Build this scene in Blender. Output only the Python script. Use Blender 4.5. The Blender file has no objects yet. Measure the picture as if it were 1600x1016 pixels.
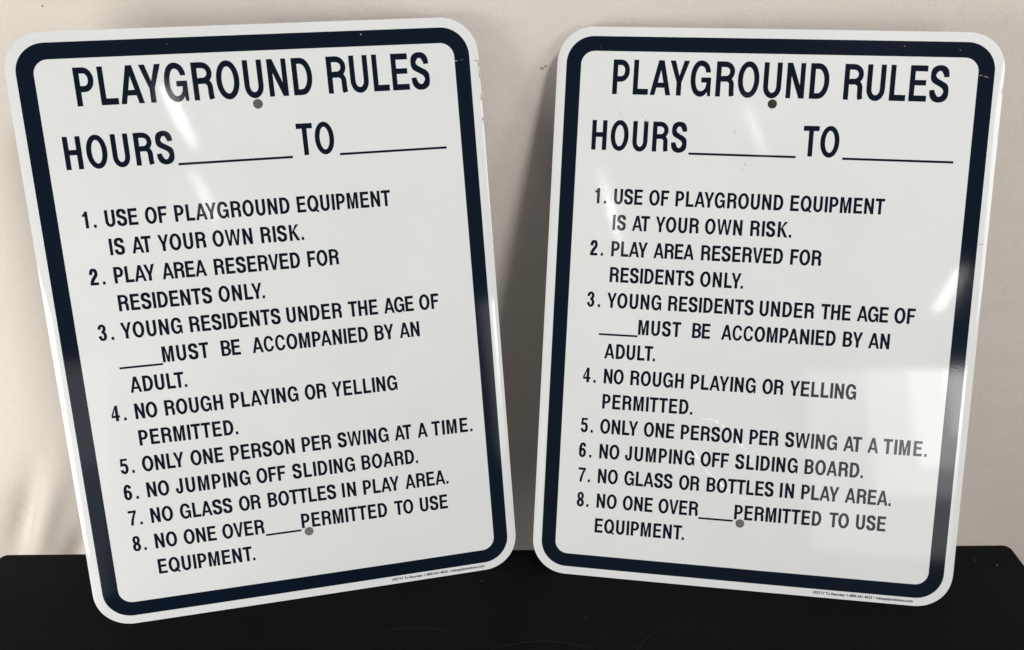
import bpy, math, random
from mathutils import Vector, Matrix, noise
from mathutils.geometry import delaunay_2d_cdt
import numpy as np

random.seed(7)
S = bpy.context.scene
COL = S.collection
IN = 0.0254

# ---------------------------------------------------------------- camera
# world frame: z=0 is the black table top, x along its back edge, y away from the camera
cam_d = bpy.data.cameras.new('camera')
cam = bpy.data.objects.new('camera', cam_d)
COL.objects.link(cam)
cam_d.sensor_fit = 'HORIZONTAL'
cam_d.sensor_width = 36.0
cam_d.lens = 1177.83 / 1600 * 36
cam_d.shift_x = (800 - 794.25) / 1600
cam_d.shift_y = (493.89 - 508) / 1600
cam_d.clip_start = 0.01
cam_d.clip_end = 50
right = Vector((1.0, -0.0074, -0.0056))
down = Vector((-0.0086, -0.5048, -0.8632))
fwd = right.cross(down).normalized()
if fwd.y < 0:
    fwd = -fwd
down = fwd.cross(right).normalized()
right = down.cross(fwd).normalized()
rot = Matrix((right, -down, -fwd)).transposed()
cam.matrix_world = Matrix.Translation((0, 0, 0.6924)) @ rot.to_4x4()
S.camera = cam
CAM = Vector((0, 0, 0.6924))

# ---------------------------------------------------------------- room light
world = bpy.data.worlds.new('World')
S.world = world
world.use_nodes = True
wn = world.node_tree
bg = wn.nodes['Background']
bg.inputs[0].default_value = (0.97, 0.99, 1.0, 1)
bg.inputs[1].default_value = 0.07


def area(name, loc, target, sx, sy, power, colour):
    d = bpy.data.lights.new(name, 'AREA')
    d.shape = 'RECTANGLE'
    d.size, d.size_y = sx, sy
    d.energy = power
    d.color = colour
    o = bpy.data.objects.new(name, d)
    COL.objects.link(o)
    o.location = loc
    v = Vector(target) - Vector(loc)
    o.rotation_euler = v.to_track_quat('-Z', 'Y').to_euler()
    return o


WARM = (1.0, 0.975, 0.95)
COOL = (1.0, 0.99, 0.97)
# ceiling strip lamps (seen as small bright streaks in the glossy signs)
STRIPS = [((-0.625, -3.10), 0.032, 0.36, -8, 0.6, (-0.32, 0.74, 0.47), 7), ((-0.575, -4.30), 0.026, 0.28, -7, 0.26, (-0.31, 0.72, 0.41), 7),
          ((-0.355, -3.30), 0.034, 0.60, -3, 0.6, (0.11, 0.77, 0.37), 7), ((0.58, -2.36), 0.030, 0.36, -16, 0.12, (0.27, 0.79, 0.46), 7),
          ((2.40, -4.80), 0.042, 0.85, -5, 2.2, None, 0)]
for (x, y), sx, sy, a, p, aim, spread in STRIPS:
    o = area('ceiling_lamp', (x, y, 2.6), (x, y + 0.001, 0), sx, sy, p, COOL)
    o.rotation_euler = (0, 0, math.radians(-a))
    if aim:
        v = Vector(aim) - Vector((x, y, 2.6))
        z = -v.normalized()
        ya = Vector((math.sin(math.radians(a)), math.cos(math.radians(a)), 0))
        xa = ya.cross(z).normalized()
        ya = z.cross(xa).normalized()
        o.matrix_world = Matrix.Translation((x, y, 2.6)) @ Matrix((xa, ya, z)).transposed().to_4x4()
        o.data.size_y = sy / max(abs(z.z), 0.3) * 0.55
        o.data.spread = math.radians(spread)
        o.data.energy = p * (spread / 180) ** 2 * 1.6
# broad panels: keys from right and left, plus added fills with no seen source
PANELS = [((1.1, -0.9, 2.6), 0.5, 43), ((-1.15, -0.25, 0.3), 0.6, 9.0), ((2.4, -0.9, 1.4), 1.0, 12.5),
          ((-1.1, 0.33, 0.0), 0.22, 2.0), ((0.0, -0.2, 2.6), 1.4, 11)]  # low left fill and overhead bounce, both added to lift dark areas
WINDOWS = [(1.02, -1.300, 0.52, 0.76, 0.64, 1.9), (1.125, -1.295, 0.62, 0.55, 0.45, 1.35), (1.20, -1.290, 0.67, 0.40, 0.35, 1.05), (1.26, -1.285, 0.73, 0.28, 0.24, 0.9),
           (-1.62, -3.5, 0.86, 0.95, 0.62, 1.6), (-1.62, -3.5, 0.15, 0.95, 0.78, 1.1)]
for loc, sz, p in PANELS:
    area('key_fill_light', loc, (0, 0.75, 0.25), sz, sz, p, WARM if loc[0] < 0 else COOL)
# bright window low on the right behind the camera, a dimmer and larger one on the left
for x, y, z, sx, sz, p in WINDOWS:
    area('window_light', (x, y, z), (x, 0.0, z), sx, sz, p, COOL)

S.view_settings.view_transform = 'Standard'
S.view_settings.look = 'None'
S.view_settings.exposure = 0.13
S.view_settings.gamma = 1.0
S.render.engine = 'CYCLES'


# ---------------------------------------------------------------- materials
def mat(name):
    m = bpy.data.materials.new(name)
    m.use_nodes = True
    nt = m.node_tree
    return m, nt, nt.nodes['Principled BSDF']


def coords(nt):
    return nt.nodes.new('ShaderNodeTexCoord').outputs['Object']


def noise_node(nt, vec, scale, detail=2.0, rough=0.5, mapscale=None):
    if mapscale:
        mp = nt.nodes.new('ShaderNodeMapping')
        mp.inputs['Scale'].default_value = mapscale
        nt.links.new(vec, mp.inputs[0])
        vec = mp.outputs[0]
    n = nt.nodes.new('ShaderNodeTexNoise')
    n.inputs['Scale'].default_value = scale
    n.inputs['Detail'].default_value = detail
    n.inputs['Roughness'].default_value = rough
    nt.links.new(vec, n.inputs['Vector'])
    return n


def ramp(nt, fac, stops):
    r = nt.nodes.new('ShaderNodeValToRGB')
    while len(r.color_ramp.elements) < len(stops):
        r.color_ramp.elements.new(0.5)
    for e, (p, c) in zip(r.color_ramp.elements, stops):
        e.position = p
        e.color = (*c, 1)
    nt.links.new(fac, r.inputs[0])
    return r


def bump(nt, height, dist, strength=1.0, normal=None):
    b = nt.nodes.new('ShaderNodeBump')
    b.inputs['Strength'].default_value = strength
    b.inputs['Distance'].default_value = dist
    nt.links.new(height, b.inputs['Height'])
    if normal is not None:
        nt.links.new(normal, b.inputs['Normal'])
    return b.outputs['Normal']


def glossy_sheet(name, c0, c1, rough):
    """enamelled sheet: broad waviness + fine orange peel, so lamps smear into streaks"""
    m, nt, p = mat(name)
    oc = coords(nt)
    var = noise_node(nt, oc, 9.0, 4)
    cr = ramp(nt, var.outputs['Fac'], [(0.3, c0), (0.7, c1)])
    nt.links.new(cr.outputs[0], p.inputs['Base Color'])
    broad = noise_node(nt, oc, 5.0, 1.0)
    peel = noise_node(nt, oc, 560.0, 2.0)
    n1 = bump(nt, broad.outputs['Fac'], 0.0005)
    n2 = bump(nt, peel.outputs['Fac'], 0.000014, 1.0, n1)
    nt.links.new(n2, p.inputs['Normal'])
    p.inputs['Roughness'].default_value = rough
    p.inputs['IOR'].default_value = 1.5
    return m


WHITE = glossy_sheet('white_enamel', (0.675, 0.685, 0.678), (0.71, 0.72, 0.712), 0.03)
NAVY = glossy_sheet('navy_print', (0.0030, 0.0068, 0.0155), (0.0036, 0.0078, 0.0180), 0.07)

m, nt, p = mat('bare_metal_edge')
p.inputs['Base Color'].default_value = (0.16, 0.14, 0.14, 1)
p.inputs['Metallic'].default_value = 0.5
p.inputs['Roughness'].default_value = 0.45
METAL = m

m, nt, p = mat('scuff')
p.inputs['Base Color'].default_value = (0.035, 0.035, 0.036, 1)
p.inputs['Roughness'].default_value = 0.6
SCUFF = m
m, nt, p = mat('pale_dust')
p.inputs['Base Color'].default_value = (0.42, 0.42, 0.42, 1)
p.inputs['Roughness'].default_value = 0.9
DUST = m

m, nt, p = mat('cream_canvas')
oc = coords(nt)
big = noise_node(nt, oc, 2.2, 3)
cr = ramp(nt, big.outputs['Fac'], [(0.3, (0.715, 0.652, 0.577)), (0.7, (0.745, 0.686, 0.622))])
grain = noise_node(nt, oc, 520, 3, 0.7)
gr = ramp(nt, grain.outputs['Fac'], [(0.25, (0.93, 0.93, 0.93)), (0.75, (1.05, 1.05, 1.05))])
mx = nt.nodes.new('ShaderNodeMixRGB')
mx.blend_type = 'MULTIPLY'
mx.inputs[0].default_value = 1
nt.links.new(cr.outputs[0], mx.inputs[1])
nt.links.new(gr.outputs[0], mx.inputs[2])
nt.links.new(mx.outputs[0], p.inputs['Base Color'])
weave = noise_node(nt, oc, 620, 3, 0.6)
soft = noise_node(nt, oc, 14, 4, 0.55)
n1 = bump(nt, soft.outputs['Fac'], 0.0022)
n2 = bump(nt, weave.outputs['Fac'], 0.00028, 1.0, n1)
nt.links.new(n2, p.inputs['Normal'])
p.inputs['Roughness'].default_value = 0.85
p.inputs['Specular IOR Level'].default_value = 0.2
CANVAS = m

m, nt, p = mat('black_laminate')
oc = coords(nt)
v1 = noise_node(nt, oc, 6, 5, 0.6)
cr = ramp(nt, v1.outputs['Fac'], [(0.3, (0.0010, 0.0014, 0.0024)), (0.75, (0.0024, 0.0029, 0.0040))])
nt.links.new(cr.outputs[0], p.inputs['Base Color'])
v2 = noise_node(nt, oc, 11, 5, 0.6)
mr = nt.nodes.new('ShaderNodeMapRange')
mr.inputs['To Min'].default_value = 0.42
mr.inputs['To Max'].default_value = 0.56
nt.links.new(v2.outputs['Fac'], mr.inputs['Value'])
nt.links.new(mr.outputs[0], p.inputs['Roughness'])
v3 = noise_node(nt, oc, 900, 2)
nt.links.new(bump(nt, v3.outputs['Fac'], 0.00006), p.inputs['Normal'])
p.inputs['Specular IOR Level'].default_value = 0.085
BLACK = m

m, nt, p = mat('grey_carpet')
oc = coords(nt)
v1 = noise_node(nt, oc, 60, 4)
cr = ramp(nt, v1.outputs['Fac'], [(0.3, (0.10, 0.095, 0.09)), (0.7, (0.17, 0.16, 0.15))])
nt.links.new(cr.outputs[0], p.inputs['Base Color'])
p.inputs['Roughness'].default_value = 0.95
CARPET = m


# ---------------------------------------------------------------- helpers
def obj(name, verts, faces, material, parent=None, smooth=False):
    me = bpy.data.meshes.new(name)
    me.from_pydata([tuple(v) for v in verts], [], faces)
    me.update()
    me.materials.append(material)
    if smooth:
        me.polygons.foreach_set('use_smooth', [True] * len(me.polygons))
    o = bpy.data.objects.new(name, me)
    COL.objects.link(o)
    o.parent = parent
    return o


def copy_part(src, parent):
    c = src.copy()
    COL.objects.link(c)
    c.parent = parent
    return c


# ---------------------------------------------------------------- setting
def cloth_y(x, z):
    """depth of the hanging cream canvas; it touches the inner top corners of the signs"""
    t = min(max((x + 0.10) / 0.18, 0), 1)
    t = t * t * (3 - 2 * t)
    y = 0.846 + 0.026 * t
    if x < -0.1:
        y -= 0.035 * (1 - math.exp(-((x + 0.1) / 0.35) ** 2)) * (0.4 + 0.6 * min(max(0.6 - z, 0), 1))
    y += 0.010 * noise.noise(Vector((x * 2.2 + 3, z * 0.7, 0.3)))
    y += 0.0015 * noise.noise(Vector((x * 7 + 1, z * 3, 2.3)))
    # loose diagonal folds low on the left
    for (x0, z0, ang, ln, wd, amp) in [(-0.712, -0.125, 66, 0.080, 0.013, 0.020), (-0.690, -0.140, 64, 0.11, 0.018, -0.014),
                                       (-0.665, -0.215, 60, 0.075, 0.014, 0.020), (-0.625, -0.20, 64, 0.10, 0.020, -0.008),
                                       (-0.79, -0.15, 72, 0.16, 0.030, -0.006), (0.70, -0.2, 105, 0.14, 0.03, -0.004),
                                       (-0.745, -0.23, 60, 0.05, 0.012, 0.006)]:
        a = math.radians(ang)
        dx, dz = x - x0, z - z0
        u = dx * math.cos(a) + dz * math.sin(a)
        w = -dx * math.sin(a) + dz * math.cos(a)
        y += amp * math.exp(-(w / wd) ** 2 - (u / ln) ** 2)
    return y


NX, NZ = 340, 200
vs, fs = [], []
for j in range(NZ + 1):
    z = -0.745 + 2.2 * j / NZ
    for i in range(NX + 1):
        x = -1.9 + 3.8 * i / NX
        vs.append((x, cloth_y(x, z), z))
for side in (1,):
    for j in range(NZ):
        for i in range(NX):
            a = j * (NX + 1) + i
            fs.append((a, a + 1, a + NX + 2, a + NX + 1))
cloth = obj('backdrop_cloth', vs, fs, CANVAS, None, True)
sol = cloth.modifiers.new('thickness', 'SOLIDIFY')
sol.thickness = 0.0015
sol.offset = -1
cloth['label'] = 'cream canvas cloth hanging behind both signs, loosely folded at lower left'
cloth['category'] = 'backdrop cloth'

floor = obj('floor', [(-3, -4, -0.75), (3, -4, -0.75), (3, 1.2, -0.75), (-3, 1.2, -0.75)], [(0, 1, 2, 3)], CARPET)
floor['kind'] = 'structure'


def rounded(x0, x1, y0, y1, r, n=10):
    pts = []
    for cx, cy, a0 in ((x1 - r, y1 - r, 0), (x0 + r, y1 - r, 90), (x0 + r, y0 + r, 180), (x1 - r, y0 + r, 270)):
        for k in range(n + 1):
            a = math.radians(a0 + 90 * k / n)
            pts.append((cx + r * math.cos(a), cy + r * math.sin(a)))
    return pts


table = bpy.data.objects.new('black_table', None)
COL.objects.link(table)
table.location = (0, 0.33, -0.75)
table['label'] = 'low black laminate table with rounded corners that both signs stand on'
table['category'] = 'table'
rings = []
TX0, TX1, TY0, TY1 = -0.6015, 0.5985, -0.02, 0.6345
prof = [(0.0030, 0.0), (0.0012, -0.0006), (0.0003, -0.0018), (0.0, -0.004), (0.0, -0.026), (0.003, -0.03)]
vs, fs = [], []
for (ins, z) in prof:
    ring = rounded(TX0 + ins, TX1 - ins, TY0 + ins, TY1 - ins, 0.009 - ins, 10)
    rings.append(range(len(vs), len(vs) + len(ring)))
    vs += [(x, y - 0.33, z + 0.75) for x, y in ring]
fs.append(tuple(rings[0]))
fs.append(tuple(reversed(rings[-1])))
n = len(rings[0])
for a, b in zip(rings[:-1], rings[1:]):
    for k in range(n):
        fs.append((a[k], b[k], b[(k + 1) % n], a[(k + 1) % n]))
obj('tabletop', vs, fs, BLACK, table)
for (lx, ly) in ((-0.54, -0.29), (0.54, -0.29), (-0.54, 0.24), (0.54, 0.24)):
    vs, fs = [], []
    for z, w in ((0.72, 0.025), (0.10, 0.022), (0.0, 0.018)):
        vs += [(lx + sx * w, ly + sy * w, z) for sx, sy in ((-1, -1), (1, -1), (1, 1), (-1, 1))]
    for L in (0, 4):
        for k in range(4):
            fs.append((L + k, L + 4 + k, L + 4 + (k + 1) % 4, L + (k + 1) % 4))
    fs += [(0, 1, 2, 3), (11, 10, 9, 8)]
    obj('leg', vs, fs, BLACK, table)

# hairline scratches and dust on the table top
vs, fs = [], []


def tri_strip(path, w, z):
    base = len(vs)
    for k, (x, y) in enumerate(path):
        x2, y2 = path[min(k + 1, len(path) - 1)]
        x1, y1 = path[max(k - 1, 0)]
        dx, dy = x2 - x1, y2 - y1
        l = math.hypot(dx, dy) or 1
        ww = w * (0.25 + 0.75 * math.sin(math.pi * k / (len(path) - 1)))
        vs.append((x - dy / l * ww, y + dx / l * ww, z))
        vs.append((x + dy / l * ww, y - dx / l * ww, z))
    for k in range(len(path) - 1):
        a = base + 2 * k
        fs.append((a, a + 1, a + 3, a + 2))


def arc(cx, cy, r, a0, a1, n=24, sq=0.7):
    return [(cx + r * math.cos(math.radians(a0 + (a1 - a0) * k / n)),
             cy + r * sq * math.sin(math.radians(a0 + (a1 - a0) * k / n))) for k in range(n + 1)]


zt = 0.75 + 0.0001
tri_strip(arc(0.035, 0.125, 0.09, 40, 150, sq=0.6), 0.00010, zt)
tri_strip(arc(-0.10, 0.08, 0.13, 60, 115, sq=0.9), 0.00008, zt)
tri_strip(arc(0.22, 0.10, 0.11, 110, 170, sq=1.0), 0.00008, zt)
for k in range(9):
    x = random.uniform(-0.3, 0.5)
    y = random.uniform(0.02, 0.16)
    a = random.uniform(0, 180)
    tri_strip(arc(x, y, random.uniform(0.03, 0.1), a, a + random.uniform(8, 30), 10), 0.00006, zt)
sc = obj('scratch_marks', vs, fs, SCUFF, table)
sc['kind'] = 'stuff'
vs, fs = [], []
for k in range(110):
    x = random.uniform(TX0 + 0.02, TX1 - 0.02)
    y = random.uniform(0.0, TY1 - 0.02) - 0.33
    r = random.choice((0.0002, 0.00025, 0.00035, 0.0005))
    if random.random() < 0.08:
        r = 0.0007
    b = len(vs)
    vs += [(x + r * math.cos(a) * random.uniform(0.6, 1), y + r * math.sin(a) * random.uniform(0.6, 1), zt + 0.0001)
           for a in [math.tau * q / 5 for q in range(5)]]
    fs.append(tuple(range(b, b + 5)))
dd = obj('dust_specks', vs, fs, DUST, table)
dd['kind'] = 'stuff'

# ---------------------------------------------------------------- lettering outlines
KQ = 0.57


class Path:
    def __init__(s, x, y):
        s.p = [(x, y)]

    def l(s, *xy):
        for k in range(0, len(xy), 2):
            s.p.append((xy[k], xy[k + 1]))
        return s

    def c(s, x1, y1, x2, y2, x, y, n=9):
        x0, y0 = s.p[-1]
        for k in range(1, n + 1):
            t = k / n
            a, b, c_, d = (1 - t) ** 3, 3 * (1 - t) ** 2 * t, 3 * (1 - t) * t * t, t ** 3
            s.p.append((a * x0 + b * x1 + c_ * x2 + d * x, a * y0 + b * y1 + c_ * y2 + d * y))
        return s

    def h(s, x, y, k=KQ):
        x0, y0 = s.p[-1]
        return s.c(x0 + (x - x0) * k, y0, x, y - (y - y0) * k, x, y)

    def v(s, x, y, k=KQ):
        x0, y0 = s.p[-1]
        return s.c(x0, y0 + (y - y0) * k, x - (x - x0) * k, y, x, y)


V, H, OV = 0.222, 0.160, 0.018     # upright stroke (before condensing), level stroke, overshoot


def pen(path, v=V, h=H, fat=1.0):
    pts = [path.p[0]]
    for q in path.p[1:]:
        if abs(q[0] - pts[-1][0]) + abs(q[1] - pts[-1][1]) > 1e-5:
            pts.append(q)
    L, R = [], []
    for k, (x, y) in enumerate(pts):
        x2, y2 = pts[min(k + 1, len(pts) - 1)]
        x1, y1 = pts[max(k - 1, 0)]
        dx, dy = x2 - x1, y2 - y1
        l = math.hypot(dx, dy)
        nx, ny = -dy / l, dx / l
        f = 1 + (fat - 1) * (2 * abs(nx * ny)) ** 2
        L.append((x + nx * v / 2 * f, y + ny * h / 2 * f))
        R.append((x - nx * v / 2 * f, y - ny * h / 2 * f))
    return (L + R[::-1], [])


def rect(x0, y0, x1, y1):
    return ([(x0, y0), (x1, y0), (x1, y1), (x0, y1)], [])


def poly(*xy):
    return ([(xy[k], xy[k + 1]) for k in range(0, len(xy), 2)], [])


def ellipse(x0, x1, y0, y1, k=KQ):
    cx, cy = (x0 + x1) / 2, (y0 + y1) / 2
    return Path(cx, y1).h(x1, cy, k).v(cx, y0, k).h(x0, cy, k).v(cx, y1, k).p[:-1]


def ring(W, y0, y1, v=V, h=H):
    return (ellipse(0, W, y0, y1), [ellipse(v, W - v, y0 + h, y1 - h, 0.55)])


def bowl(W, xb, yt, yb, h=H):
    """half-round attached to a stem, yt/yb are outer limits"""
    ym = (yt + yb) / 2
    return pen(Path(V / 2, yt - h / 2).l(xb, yt - h / 2).h(W - V / 2, ym).v(xb, yb + h / 2).l(V / 2, yb + h / 2), V, h)


def glyph(ch):
    v, h, o = V, H, OV
    u = lambda a: a / 718
    if ch == 'A':
        W = u(682); tw = 0.25; d = 0.222; ax = (W - tw) / 2; s = ax
        c0, c1 = 0.215, 0.36
        yt = (W / 2 - d) / s
        return [([(0, 0), (ax, 1), (ax + tw, 1), (W, 0), (W - d, 0), (W - d - s * c0, c0), (d + s * c0, c0), (d, 0)],
                 [[(d + s * c1, c1), (W - d - s * c1, c1), (W / 2, min(yt, .84))]])]
    if ch == 'B':
        W = u(593)
        return [rect(0, 0, v, 1), bowl(W - .03, .42, 1, .455, .150), bowl(W, .42, .585, 0, .152)]
    if ch == 'C':
        W = u(640); cx = W / 2 + .01
        return [pen(Path(W - v / 2 - .01, .665).v(cx, 1 + o - h / 2).h(v / 2, .5, .6).v(cx, h / 2 - o, .6).h(W - v / 2, .34))]
    if ch == 'D':
        W = u(609)
        return [(Path(0, 0).l(0, 1, .36, 1).h(W, .5, .58).v(.36, 0, .58).p,
                 [Path(v, h).l(v, 1 - h, .35, 1 - h).h(W - v, .5, .55).v(.35, h, .55).p])]
    if ch == 'E':
        W = u(545)
        return [rect(0, 0, v, 1), rect(0, 0, W, h + .005), rect(0, 1 - h - .005, W - .015, 1), rect(0, .445, W - .055, .445 + h - .01)]
    if ch == 'F':
        W = u(511)
        return [rect(0, 0, v, 1), rect(0, 1 - h - .005, W, 1), rect(0, .43, W - .07, .43 + h - .01)]
    if ch == 'G':
        W = u(669); cx = W / 2 - .01
        out = Path(W - .035, .675).v(cx, 1 + o).h(0, .49, .6).v(cx, -o, .58).c(cx + .14, -o, W - .24, .02, W - .165, .125)
        out.l(W - .125, 0, W, 0, W, .535, cx + .03, .535, cx + .03, .39, W - v + .015, .39)
        out.c(W - v + .015, .22, cx + .16, h - o, cx, h - o).h(v, .49, .55).v(cx, 1 + o - h, .55).h(W - .035 - v, .675)
        return [(out.p, [])]
    if ch == 'H':
        W = u(580)
        return [rect(0, 0, v, 1), rect(W - v, 0, W, 1), rect(0, .435, W, .435 + h)]
    if ch == 'I':
        return [rect(0, 0, v, 1)]
    if ch == 'J':
        W = u(462)
        return [(Path(W, 1).l(W, .29).v(W / 2, -o).h(0, .31).l(0, .375, v - .01, .375, v - .01, .30)
                 .c(v - .01, .19, W / 2 - .10, h - o, W / 2, h - o).h(W - v, .29).l(W - v, 1).p, [])]
    if ch == 'K':
        W = u(635)
        return [rect(0, 0, v, 1), poly(v - .01, .30, v - .01, .53, W - .30, 1, W - .02, 1, .40, .585, .265, .475),
                poly(.27, .49, .44, .63, W, 0, W - .275, 0)]
    if ch == 'L':
        return [rect(0, 0, v, 1), rect(0, 0, u(507), h + .01)]
    if ch == 'M':
        W = u(696); m = W / 2
        return [rect(0, 0, v - .01, 1), rect(W - v + .01, 0, W, 1), poly(0, 1, .305, 1, m + .1, 0, m - .1, 0, v - .02, .78),
                poly(W, 1, W - .305, 1, m - .1, 0, m + .1, 0, W - v + .02, .78)]
    if ch == 'N':
        W = u(585)
        return [rect(0, 0, v - .01, 1), rect(W - v + .01, 0, W, 1), poly(0, 1, .235, 1, W, 0, W - .235, 0)]
    if ch == 'O':
        return [ring(u(690), -o, 1 + o, v * 1.02, h)]
    if ch == 'Q':
        W = u(693)
        return [ring(W, -o, 1 + o, v * 1.02, h), poly(W * .50, .175, W * .60, .29, W + .035, .005, W - .075, -.075)]
    if ch == 'P':
        return [rect(0, 0, v, 1), bowl(u(554), .37, 1, .36)]
    if ch == 'R':
        W = u(605)
        leg = pen(Path(.30, .515).l(.38, .515).h(W - v / 2 - .025, .335, .6).l(W - v / 2 - .018, .13).c(W - v / 2 - .015, .07, W - v / 2 + .005, .03, W - v / 2 + .02, 0), v, .152)
        leg = ([(x, max(y, 0)) for x, y in leg[0]], [])
        return [rect(0, 0, v, 1), bowl(W - .01, .39, 1, .425, .158), leg]
    if ch == 'S':
        W = u(590); a = v / 2
        p = Path(W - a - .015, .69).v(W / 2, 1 + o - h / 2).h(a + .012, .735)
        p.c(a + .012, .595, W * .36, .565, W * .52, .515).c(W * .74, .45, W - a, .42, W - a, .275)
        p.v(W / 2, h / 2 - o).h(a, .325)
        return [pen(p, v, h, 1.22)]
    if ch == 'T':
        W = u(577)
        return [rect(0, 1 - h - .005, W, 1), rect(W / 2 - v / 2, 0, W / 2 + v / 2, 1)]
    if ch == 'U':
        W = u(579)
        return [(Path(0, 1).l(0, .33).v(W / 2, -o).h(W, .33).l(W, 1, W - v, 1, W - v, .33).v(W / 2, h - o).h(v, .33).l(v, 1).p, [])]
    if ch == 'V':
        W = u(629); d = .235
        return [poly(0, 1, d, 1, W / 2, .24, W - d, 1, W, 1, W / 2 + .122, 0, W / 2 - .122, 0)]
    if ch == 'W':
        W = u(925); m = W / 2; q = W * .262
        return [poly(0, 1, .215, 1, q + .01, .26, m - .115, 1, m + .115, 1, W - q - .01, .26, W - .215, 1, W, 1,
                     W - q + .105, 0, W - q - .115, 0, m, .72, q + .115, 0, q - .105, 0)]
    if ch == 'Y':
        W = u(638); d = .245
        return [poly(0, 1, d, 1, W / 2, .565, W - d, 1, W, 1, W / 2 + v / 2, .375, W / 2 + v / 2, 0, W / 2 - v / 2, 0, W / 2 - v / 2, .375)]
    if ch == '1':
        W = u(309)
        return [rect(W - v, 0, W, 1), (Path(0, .70).l(0, .845).c(.12, .845, W - v, .86, W - v + .02, 1).l(W - v + .08, 1, W - v + .08, .70).p, [])]
    if ch == '2':
        W = u(485); a = v / 2
        p = Path(a, .64).v(W / 2, 1 + o - h / 2).h(W - a, .70).c(W - a, .50, a + .02, .40, a + .0, .02)
        return [pen(p, v, h, 1.15), rect(0, 0, W, h)]
    if ch == '3':
        W = u(489); a = v / 2
        p1 = Path(a, .70).v(W / 2, 1 + o - h / 2).h(W - a - .02, .755).v(W / 2 - .06, .53)
        p2 = Path(W / 2 - .06, .53).h(W - a, .28, .62).v(W / 2, h / 2 - o).h(a, .30)
        return [pen(p1, v, h * .94), pen(p2, v, h * .94)]
    if ch == '4':
        W = u(499); x1 = W - .12
        return [([(x1 - v, 0), (x1, 0), (x1, .225), (W, .225), (W, .37), (x1, .37), (x1, 1), (x1 - v + .03, 1), (0, .39), (0, .225), (x1 - v, .225)],
                 [[(x1 - v, .37), (x1 - v, .755), (.14, .37)]])]
    if ch == '5':
        W = u(489); a = v / 2
        p = Path(a + .06, .52).c(a + .12, .60, W / 2, .60, W / 2 + .02, .60).h(W - a, .33).v(W / 2, h / 2 - o).h(a, .27)
        return [rect(.10, .84, W - .04, .985), poly(.075, .985, .27, .985, .225, .60, .16, .50, .02, .48), pen(p, v, h)]
    if ch == '6':
        W = u(489); a = v / 2
        p = Path(W - a - .01, .73).v(W / 2 + .01, 1 + o - h / 2).h(a, .45, .6)
        return [pen(p, v, h * .93), (ellipse(0, W, -o, .635), [ellipse(v, W - v, h - o, .635 - h, .55)]), ]
    if ch == '7':
        W = u(503)
        return [rect(0, .825, W, .985), (Path(W, .985).l(W, .84).c(W * .75, .66, .40, .35, .365, 0).l(.135, 0).c(.16, .36, W * .55, .68, W - .22, .86).l(W - .2, .985).p, [])]
    if ch == '8':
        W = u(492)
        return [ring(W, -o, .56, v, h * .93), (ellipse(.03, W - .03, .455, 1 + o), [ellipse(.03 + v - .02, W - .03 - v + .02, .455 + h * .85, 1 + o - h * .9, .55)])]
    if ch == '.':
        return [rect(0, 0, .215, .19)]
    return []


# advance width and left side bearing, thousandths of an em (cap height 718)
MET = {'A': (722, 20), 'B': (722, 76), 'C': (722, 44), 'D': (722, 76), 'E': (667, 76), 'F': (611, 76), 'G': (778, 44), 'H': (722, 71),
       'I': (278, 64), 'J': (556, 22), 'K': (722, 87), 'L': (611, 76), 'M': (833, 69), 'N': (722, 69), 'O': (778, 44), 'P': (667, 73),
       'Q': (778, 44), 'R': (722, 76), 'S': (667, 39), 'T': (611, 21), 'U': (722, 72), 'V': (667, 19), 'W': (944, 9), 'Y': (667, 15),
       '1': (556, 69), '2': (556, 26), '3': (556, 27), '4': (556, 27), '5': (556, 27), '6': (556, 31), '7': (556, 25), '8': (556, 32),
       '.': (278, 64)}
KERN = {'AY': -105, 'YG': -20, 'YO': -30, 'LY': -110, 'AT': -85, 'LT': -85, 'TA': -70, 'AG': -10, 'VE': -30, 'OV': -30, 'PA': -70,
        'AC': -30, 'UL': 0, 'YE': -10, 'BY': -30, 'OY': -30, 'YI': 0, 'Y.': -110, 'T.': -70, 'P.': -80, 'RT': -10}
GCACHE = {}


def in_poly(px, py, poly_):
    w = 0
    n_ = len(poly_)
    for k in range(n_):
        x0, y0 = poly_[k]
        x1, y1 = poly_[(k + 1) % n_]
        if y0 <= py:
            if y1 > py and (x1 - x0) * (py - y0) - (px - x0) * (y1 - y0) > 0:
                w += 1
        elif y1 <= py and (x1 - x0) * (py - y0) - (px - x0) * (y1 - y0) < 0:
            w -= 1
    return w != 0


def fill(shapes, extra=()):
    """union of (outer, holes) shapes -> triangles that never overlap"""
    pts, edges = [], []
    for outer, holes in shapes:
        for loop in [outer] + list(holes):
            b = len(pts)
            pts += [Vector(q) for q in loop]
            edges += [(b + k, b + (k + 1) % len(loop)) for k in range(len(loop))]
    for loop in extra:
        b = len(pts)
        pts += [Vector(q) for q in loop]
        edges += [(b + k, b + k + 1) for k in range(len(loop) - 1)]
    r = delaunay_2d_cdt(pts, edges, [], 0, 1e-6)
    vo, fo = [tuple(q) for q in r[0]], []
    for f in r[2]:
        cx = sum(vo[k][0] for k in f) / len(f)
        cy = sum(vo[k][1] for k in f) / len(f)
        for outer, holes in shapes:
            if in_poly(cx, cy, outer) and not any(in_poly(cx, cy, hh) for hh in holes):
                fo.append(tuple(f))
                break
    return vo, fo


def get_glyph(ch):
    key = (ch, V, H)
    if key not in GCACHE:
        sh = glyph(ch)
        x1 = max(q[0] for o_, _ in sh for q in o_)
        vo, fo = fill(sh)
        GCACHE[key] = (vo, fo, x1)
    return GCACHE[key]


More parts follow.
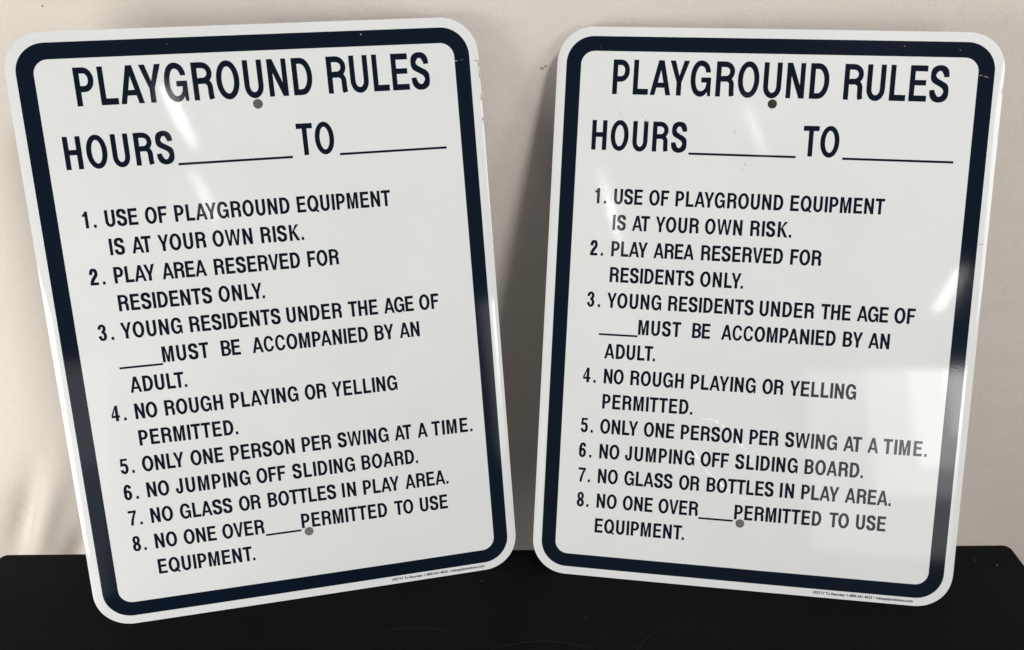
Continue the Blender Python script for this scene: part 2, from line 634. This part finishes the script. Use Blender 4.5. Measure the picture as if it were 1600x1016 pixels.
def word(text, x0, x1, base, cap, xs, out):
    """lay a word between two measured ends; glyph width is xs * cap"""
    k = cap / 718 * xs
    wl = get_glyph(text[-1])[2] * cap * xs
    adv = [0.0]
    for i in range(1, len(text)):
        a, b = text[i - 1], text[i]
        adv.append(adv[-1] + MET[a][0] - MET[a][1] + MET[b][1] + KERN.get(a + b, 0))
    if len(text) > 1 and x1 is not None:
        k = (x1 - wl - x0) / adv[-1]
    for ch, a in zip(text, adv):
        vo, fo, _ = get_glyph(ch)
        b = len(out[0])
        out[0].extend([(x0 + a * k + x * cap * xs, base + y * cap) for x, y in vo])
        out[1].extend([tuple(b + q for q in f) for f in fo])


# ---------------------------------------------------------------- the sign
# layout in inches: x from the centre line, y up from the bottom edge
BEND0 = 8.64


def relief(x, y):
    """sheet surface (metres): flat face, side edges rolled back, a trace of bow"""
    z = 0.0
    ax = abs(x)
    if ax > BEND0:
        t = (ax - BEND0) / (9 - BEND0)
        z -= 0.0011 * t * t
    z -= 0.0009 * (x / 9) ** 2
    return z


def rnormal(x, y):
    e = 0.01
    dx = (relief(x + e, y) - relief(x - e, y)) / (2 * e * IN)
    return Vector((-dx, 0, 1)).normalized()


def lay(name, flat, lift, material, parent, back=False):
    """put flat inch-geometry on the sheet, lift metres above its face"""
    vo, fo = flat
    verts = []
    for x, y in vo:
        verts.append((x * IN, y * IN, relief(x, y) + lift))
    tri = []
    for f in fo:
        a, b, c_ = (vo[f[0]], vo[f[1]], vo[f[2]])
        up_ = (b[0] - a[0]) * (c_[1] - a[1]) - (b[1] - a[1]) * (c_[0] - a[0]) > 0
        tri.append(f if up_ != back else tuple(reversed(f)))
    o = obj(name, verts, tri, material, parent, True)
    if not back:
        o.data.normals_split_custom_set_from_vertices([rnormal(x, y) for x, y in vo])
    return o


def dense(loop, step):
    out = []
    for k in range(len(loop)):
        x0, y0 = loop[k]
        x1, y1 = loop[(k + 1) % len(loop)]
        n_ = max(1, int(math.hypot(x1 - x0, y1 - y0) / step))
        out += [(x0 + (x1 - x0) * q / n_, y0 + (y1 - y0) * q / n_) for q in range(n_)]
    return out


def circle(cx, cy, r, n_=28):
    return [(cx + r * math.cos(math.tau * k / n_), cy + r * math.sin(math.tau * k / n_)) for k in range(n_)]


HOLES = [(0.02, 20.975), (0.0, 3.0)]
HR = 0.19


def build_panel(parent):
    outer = dense(rounded(-9, 9, 0, 24, 1.5, 14), 1.0)
    holes = [circle(x, y, HR) for x, y in HOLES]
    guides = []
    for gx in list(np.linspace(BEND0, 8.995, 9)) + [0, 2, 4, 6, 7.5, 8.2]:
        for s in ({1, -1} if gx else {1}):
            half = 24 - 1e-3
            if gx > 7.5:
                dxx = gx - 7.5
                cut = 1.5 - math.sqrt(max(1.5 ** 2 - dxx ** 2, 0)) + 0.002
            else:
                cut = 0.002
            guides.append([(s * gx, cut), (s * gx, 24 - cut)])
    # guides that would cross the bolt holes are left out
    guides = [g for g in guides if abs(g[0][0]) > 0.5]
    flat = fill([(outer, holes)], guides)
    front = lay('panel', flat, 0.0, WHITE, parent)
    vo, fo = flat
    # back face, rim and hole walls joined to the front as one sheet 1 mm thick
    TH = 0.0012
    back = [(x * IN, y * IN, relief(x, y) - TH) for x, y in vo]
    bf = []
    for f in fo:
        a, b, c_ = (vo[f[0]], vo[f[1]], vo[f[2]])
        ccw = (b[0] - a[0]) * (c_[1] - a[1]) - (b[1] - a[1]) * (c_[0] - a[0]) > 0
        bf.append(tuple(reversed(f)) if ccw else f)
    obj('back_face', back, bf, METAL, parent, True)
    vs_, fs_ = [], []
    for loop in [outer] + [h[::-1] for h in holes]:
        b = len(vs_)
        n_ = len(loop)
        for x, y in loop:
            vs_.append((x * IN, y * IN, relief(x, y)))
        for x, y in loop:
            vs_.append((x * IN, y * IN, relief(x, y) - TH))
        for k in range(n_):
            fs_.append((b + k, b + n_ + k, b + n_ + (k + 1) % n_, b + (k + 1) % n_))
    obj('cut_edge', vs_, fs_, METAL, parent, True)


LIFT = 0.00010
BODY, BCAP, BXS = 16.60, 0.655, 0.705
ROWS = [  # rule number -> rows of (baseline, words with measured ends)
    ('1', -7.12, -6.89, 16.60, [[16.60, ('USE', -6.265, -5.055), ('OF', -4.78, -3.95), ('PLAYGROUND', -3.67, 0.775), ('EQUIPMENT', 1.065, 4.84)],
                         [15.485, ('IS', -6.262, -5.70), ('AT', -5.43, -4.69), ('YOUR', -4.44, -2.62), ('OWN', -2.37, -0.82), ('RISK.', -0.49, 1.20)]]),
    ('2', -7.16, 0, 14.36, [[14.36, ('PLAY', -6.255, -4.71), ('AREA', -4.45, -2.75), ('RESERVED', -2.45, 0.935), ('FOR', 1.235, 2.50)],
                         [13.24, ('RESIDENTS', -6.255, -2.68), ('ONLY.', -2.42, -0.618)]]),
    ('3', -7.17, 0, 12.125, [[12.125, ('YOUNG', -6.31, -3.98), ('RESIDENTS', -3.69, -0.11), ('UNDER', 0.14, 2.385), ('THE', 2.66, 3.87), ('AGE', 4.13, 5.38), ('OF', 5.62, 6.455)],
                         [11.012, ('MUST', -4.898, -3.08), ('BE', -2.60, -1.84), ('ACCOMPANIED', -1.37, 3.35), ('BY', 3.64, 4.44), ('AN', 4.68, 5.53)],
                         [9.895, ('ADULT.', -6.292, -4.10)]]),
    ('4', -7.16, 0, 8.785, [[8.785, ('NO', -6.255, -5.39), ('ROUGH', -5.10, -2.81), ('PLAYING', -2.51, 0.23), ('OR', 0.50, 1.385), ('YELLING', 1.64, 4.37)],
                         [7.66, ('PERMITTED.', -6.257, -2.359)]]),
    ('5', -7.14, 0, 6.545, [[6.545, ('ONLY', -6.29, -4.64), ('ONE', -4.385, -3.07), ('PERSON', -2.79, -0.17), ('PER', 0.13, 1.35), ('SWING', 1.62, 3.78), ('AT', 4.04, 4.78),
                                ('A', 5.03, 5.42), ('TIME.', 5.66, 7.439)]]),
    ('6', -7.16, 0, 5.42, [[5.42, ('NO', -6.26, -5.38), ('JUMPING', -5.13, -2.13), ('OFF', -1.87, -0.67), ('SLIDING', -0.39, 2.235), ('BOARD.', 2.52, 4.941)]]),
    ('7', -7.13, 0, 4.30, [[4.30, ('NO', -6.262, -5.38), ('GLASS', -5.10, -3.0), ('OR', -2.72, -1.84), ('BOTTLES', -1.53, 1.31), ('IN', 1.57, 2.165), ('PLAY', 2.47, 4.03),
                               ('AREA.', 4.29, 6.181)]]),
    ('8', -7.13, 0, 3.17, [[3.17, ('NO', -6.252, -5.365), ('ONE', -5.10, -3.79), ('OVER', -3.54, -1.82)], [3.17, ('PERMITTED', -0.27, 3.395), ('TO', 3.72, 4.54), ('USE', 4.83, 6.055)],
                        [2.035, ('EQUIPMENT.', -6.271, -2.345)]]),
]
BLANKS = [(-3.262, 1.123, 18.785, 18.878), (2.992, 7.355, 18.780, 18.873), (-6.58, -4.91, 10.905, 10.988), (-1.79, -0.31, 3.05, 3.133)]


def weight(v, h):
    global V, H
    V, H = v, h


def build_sign(name):
    t = bpy.data.objects.new(name, None)
    COL.objects.link(t)
    t['category'] = 'sign'
    t['group'] = 'playground rules signs'
    build_panel(t)
    # navy border
    o_ = dense(rounded(-8.605, 8.605, 0.36, 23.61, 1.13, 14), 0.8)
    i_ = dense(rounded(-7.985, 7.985, 0.957, 23.0, 0.56, 12), 0.8)
    lay('border', fill([(o_, [i_])]), LIFT, NAVY, t)
    weight(0.222, 0.160)
    out = ([], [])
    word('PLAYGROUND', -6.613, 2.225, 21.222, 1.437, 0.628, out)
    word('RULES', 2.813, 6.906, 21.222, 1.437, 0.628, out)
    lay('heading_lettering', out, LIFT, NAVY, t)
    weight(0.236, 0.160)
    out = ([], [])
    word('HOURS', -7.365, -3.366, 18.872, 1.252, 0.63, out)
    lay('hours_lettering', out, LIFT, NAVY, t)
    out = ([], [])
    word('TO', 1.365, 2.824, 18.872, 1.252, 0.63, out)
    lay('hours_lettering', out, LIFT, NAVY, t)
    weight(0.250, 0.170)
    for num, nx, _, nb, rows in ROWS:
        out = ([], [])
        if num == '1':
            nx = -7.08
        word(num, nx, None, nb, BCAP, BXS, out)
        word('.', -6.70, None, nb, BCAP, BXS, out)
        for row in rows:
            for w_ in row[1:]:
                word(w_[0], w_[1], w_[2], row[0], BCAP, BXS, out)
            lay('rule_lettering', out, LIFT, NAVY, t)
            out = ([], [])
    for x0, x1, y0, y1 in BLANKS:
        lay('blank_line', fill([([(x0, y0), (x1, y0), (x1, y1), (x0, y1)], [])]), LIFT, NAVY, t)
    # small reorder line on the lower margin
    cu = bpy.data.curves.new('reorder', 'FONT')
    cu.body = '292717 To Reorder: 1-800-241-4623 \u2022 hdsupplysolutions.com'
    cu.size = 0.15
    cu.offset = 0.0042
    cu.resolution_u = 3
    tmp = bpy.data.objects.new('reorder', cu)
    COL.objects.link(tmp)
    dg = bpy.context.evaluated_depsgraph_get()
    me = tmp.evaluated_get(dg).to_mesh()
    co = [tuple(q.co[:2]) for q in me.vertices]
    fc = [tuple(q.vertices) for q in me.polygons]
    mx_ = max(c_[0] for c_ in co)
    mn_ = min(c_[0] for c_ in co)
    kx = (7.45 - 3.29) / (mx_ - mn_)
    ky = 0.118 / (0.15 * 0.727)
    pts = [(3.29 + (c_[0] - mn_) * kx, 0.152 + c_[1] * ky) for c_ in co]
    bpy.data.objects.remove(tmp)
    bpy.data.curves.remove(cu)
    lay('reorder_lettering', (pts, fc), LIFT, NAVY, t)
    return t


def place(t, ax, ay, n, o):
    m_ = Matrix((Vector(ax), Vector(ay), Vector(n))).transposed().to_4x4()
    t.matrix_world = Matrix.Translation(o) @ m_


left = build_sign('playground_sign')
left['label'] = 'white metal PLAYGROUND RULES sign whose left edge swings forward, left of the two'
place(left, (0.9841, 0.1775, 0.0), (-0.0666, 0.3692, 0.927), (0.1646, -0.9123, 0.3751), (-0.2128, 0.5688, 0.0010))
rgt = bpy.data.objects.new('playground_sign', None)
COL.objects.link(rgt)
rgt['category'] = 'sign'
rgt['group'] = 'playground rules signs'
rgt['label'] = 'white metal PLAYGROUND RULES sign with bright window reflection at its lower right corner'
for ch in list(left.children):
    copy_part(ch, rgt)
place(rgt, (0.9918, -0.128, 0.0), (0.0549, 0.4254, 0.9033), (-0.1157, -0.8959, 0.4289), (0.2538, 0.5716, 0.0010))


# ---------------------------------------------------------------- wear and painted glints on the sheets
def blot(cx, cy, rx, ry, ang, n_=9):
    c_, s_ = math.cos(math.radians(ang)), math.sin(math.radians(ang))
    out = []
    for k in range(n_):
        a = math.tau * k / n_
        f = random.uniform(0.55, 1.1)
        x, y = rx * f * math.cos(a), ry * f * math.sin(a)
        out.append((cx + x * c_ - y * s_, cy + x * s_ + y * c_))
    return (out, [])


def streak(path, w):
    """tapered strip along points (inches)"""
    L, R = [], []
    n_ = len(path)
    for k, (x, y) in enumerate(path):
        x2, y2 = path[min(k + 1, n_ - 1)]
        x1, y1 = path[max(k - 1, 0)]
        l = math.hypot(x2 - x1, y2 - y1)
        ww = w * (0.12 + 0.88 * math.sin(math.pi * k / (n_ - 1)) ** 0.7)
        L.append((x - (y2 - y1) / l * ww, y + (x2 - x1) / l * ww))
        R.append((x + (y2 - y1) / l * ww, y - (x2 - x1) / l * ww))
    return (L + R[::-1], [])


def smooth(pts, m_=6):
    out = []
    for k in range(len(pts) - 1):
        p0, p1, p2, p3 = pts[max(k - 1, 0)], pts[k], pts[k + 1], pts[min(k + 2, len(pts) - 1)]
        for q in range(m_):
            t = q / m_
            out.append(tuple(0.5 * (2 * p1[i] + (p2[i] - p0[i]) * t + (2 * p0[i] - 5 * p1[i] + 4 * p2[i] - p3[i]) * t * t
                                    + (3 * p1[i] - p0[i] - 3 * p2[i] + p3[i]) * t ** 3) for i in (0, 1)))
    out.append(pts[-1])
    return out


def film(name, colour, alpha, scale, lo, hi, rough):
    m, nt, p = mat(name)
    p.inputs['Base Color'].default_value = (*colour, 1)
    p.inputs['Roughness'].default_value = rough
    nz = noise_node(nt, coords(nt), scale, 4, 0.65)
    mr_ = nt.nodes.new('ShaderNodeMapRange')
    mr_.inputs['From Min'].default_value = lo
    mr_.inputs['From Max'].default_value = hi
    mr_.inputs['To Max'].default_value = alpha
    nt.links.new(nz.outputs['Fac'], mr_.inputs['Value'])
    nt.links.new(mr_.outputs[0], p.inputs['Alpha'])
    return m


GLINT = film('glint_white', (0.97, 0.98, 1.0), 1.0, 160, 0.36, 0.58, 0.5)  # near-white film that paints a reflection into the sheet colour
GRIME = film('grey_scuff', (0.42, 0.42, 0.41), 0.24, 300, 0.42, 0.62, 0.6)
DARKCHIP = film('dark_chip', (0.08, 0.08, 0.08), 0.8, 700, 0.44, 0.58, 0.7)
PALECHIP = film('pale_chip', (0.45, 0.46, 0.47), 0.9, 500, 0.40, 0.55, 0.6)
L2, L3 = LIFT * 2, LIFT * 3

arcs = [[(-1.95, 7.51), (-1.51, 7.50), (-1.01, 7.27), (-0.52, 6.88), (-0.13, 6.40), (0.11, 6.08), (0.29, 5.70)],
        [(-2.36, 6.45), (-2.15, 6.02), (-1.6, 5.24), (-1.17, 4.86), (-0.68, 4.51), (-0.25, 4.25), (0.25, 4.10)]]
for pts, w_ in zip(arcs, (0.075, 0.06)):  # pale arcs of a mirrored ring lamp, painted as strips below the lettering
    lay('painted_glint', fill([streak(smooth(pts), w_)]), LIFT * 0.5, GLINT, rgt)
random.seed(11)
shapes = [blot(-6.31, 20.61, .05, .12, 25), blot(-6.20, 20.40, .05, .16, 25), blot(-6.10, 20.24, .04, .10, 20), blot(-5.36, 20.48, .05, .07, 0),
          blot(-5.25, 20.32, .05, .13, 30), blot(-5.10, 20.12, .05, .12, 30), blot(-1.40, 19.75, .05, .18, 5), blot(-1.25, 19.27, .05, .2, 8),
          blot(-0.90, 18.52, .05, .2, -10), blot(-1.0, 18.25, .04, .15, 5), blot(-7.19, 23.17, .04, .04, 0), blot(-5.16, 22.08, .05, .05, 0)]
lay('scuff_mark', fill(shapes), L2, GRIME, rgt)['kind'] = 'stuff'
for t_, spots in ((rgt, [(8.05, 22.31, .10, .02, 5), (8.30, 22.26, .12, .018, -15), (7.2, 23.3, .02, .03, 0), (5.05, 23.4, .03, .03, 0)]),
                  (left, [(8.05, 22.28, .10, .02, 0), (8.28, 22.31, .07, .02, 40), (4.30, 23.46, .03, .03, 0), (-3.1, 23.4, .02, .02, 0)])):
    lay('paint_nick', fill([blot(*q) for q in spots]), L2, PALECHIP, t_)['kind'] = 'stuff'
# small specks on the white enamel
for t_, sd in ((rgt, 21), (left, 22)):
    random.seed(sd)
    shapes = []
    for k in range(26):
        r_ = random.choice((0.012, 0.016, 0.022))
        shapes.append(blot(random.uniform(-7.8, 7.8), random.uniform(1.2, 23), r_, r_ * random.uniform(.7, 1.4), 0, 6))
    o = lay('speck', fill(shapes), L3, GRIME, t_)
    o['kind'] = 'stuff'
# chipped enamel along the shear-cut side edges
random.seed(5)
shapes = [streak([(8.965, y_ + 0.12 * k) for k in range(4)], random.uniform(.012, .03)) for y_ in (21.9, 21.5, 20.6, 19.7)]
shapes += [streak([(8.78, 22.26), (8.88, 22.25), (8.985, 22.24)], 0.035)]
lay('edge_chip', fill(shapes), L2, DARKCHIP, left)['kind'] = 'stuff'
shapes = [streak([(8.97, y_ + 0.10 * k) for k in range(4)], random.uniform(.010, .02)) for y_ in (21.6, 19.9)]
shapes += [streak([(8.62, 15.55), (8.75, 15.56), (8.9, 15.57)], 0.02)]
lay('edge_chip', fill(shapes), L2, DARKCHIP, rgt)['kind'] = 'stuff'

# two small marks on the cloth
CLOTH_SPOT = film('cloth_spot', (0.28, 0.25, 0.20), 0.7, 400, 0.35, 0.5, 0.9)
vs, fs = [], []
for (px, pz, r_) in ((0.043, 0.506, 0.0030), (0.047, 0.508, 0.0016), (-0.477, 0.578, 0.0016), (0.0, 0.49, 0.0008)):
    b = len(vs)
    for k in range(9):
        a = math.tau * k / 9
        x = px + r_ * math.cos(a) * random.uniform(.5, 1.2)
        z = pz + r_ * math.sin(a) * random.uniform(.4, 1.0)
        vs.append((x, cloth_y(x, z) - 0.0006, z))
    fs.append(tuple(range(b, b + 9)))
o = obj('stain', vs, fs, CLOTH_SPOT, cloth)
o['kind'] = 'stuff'
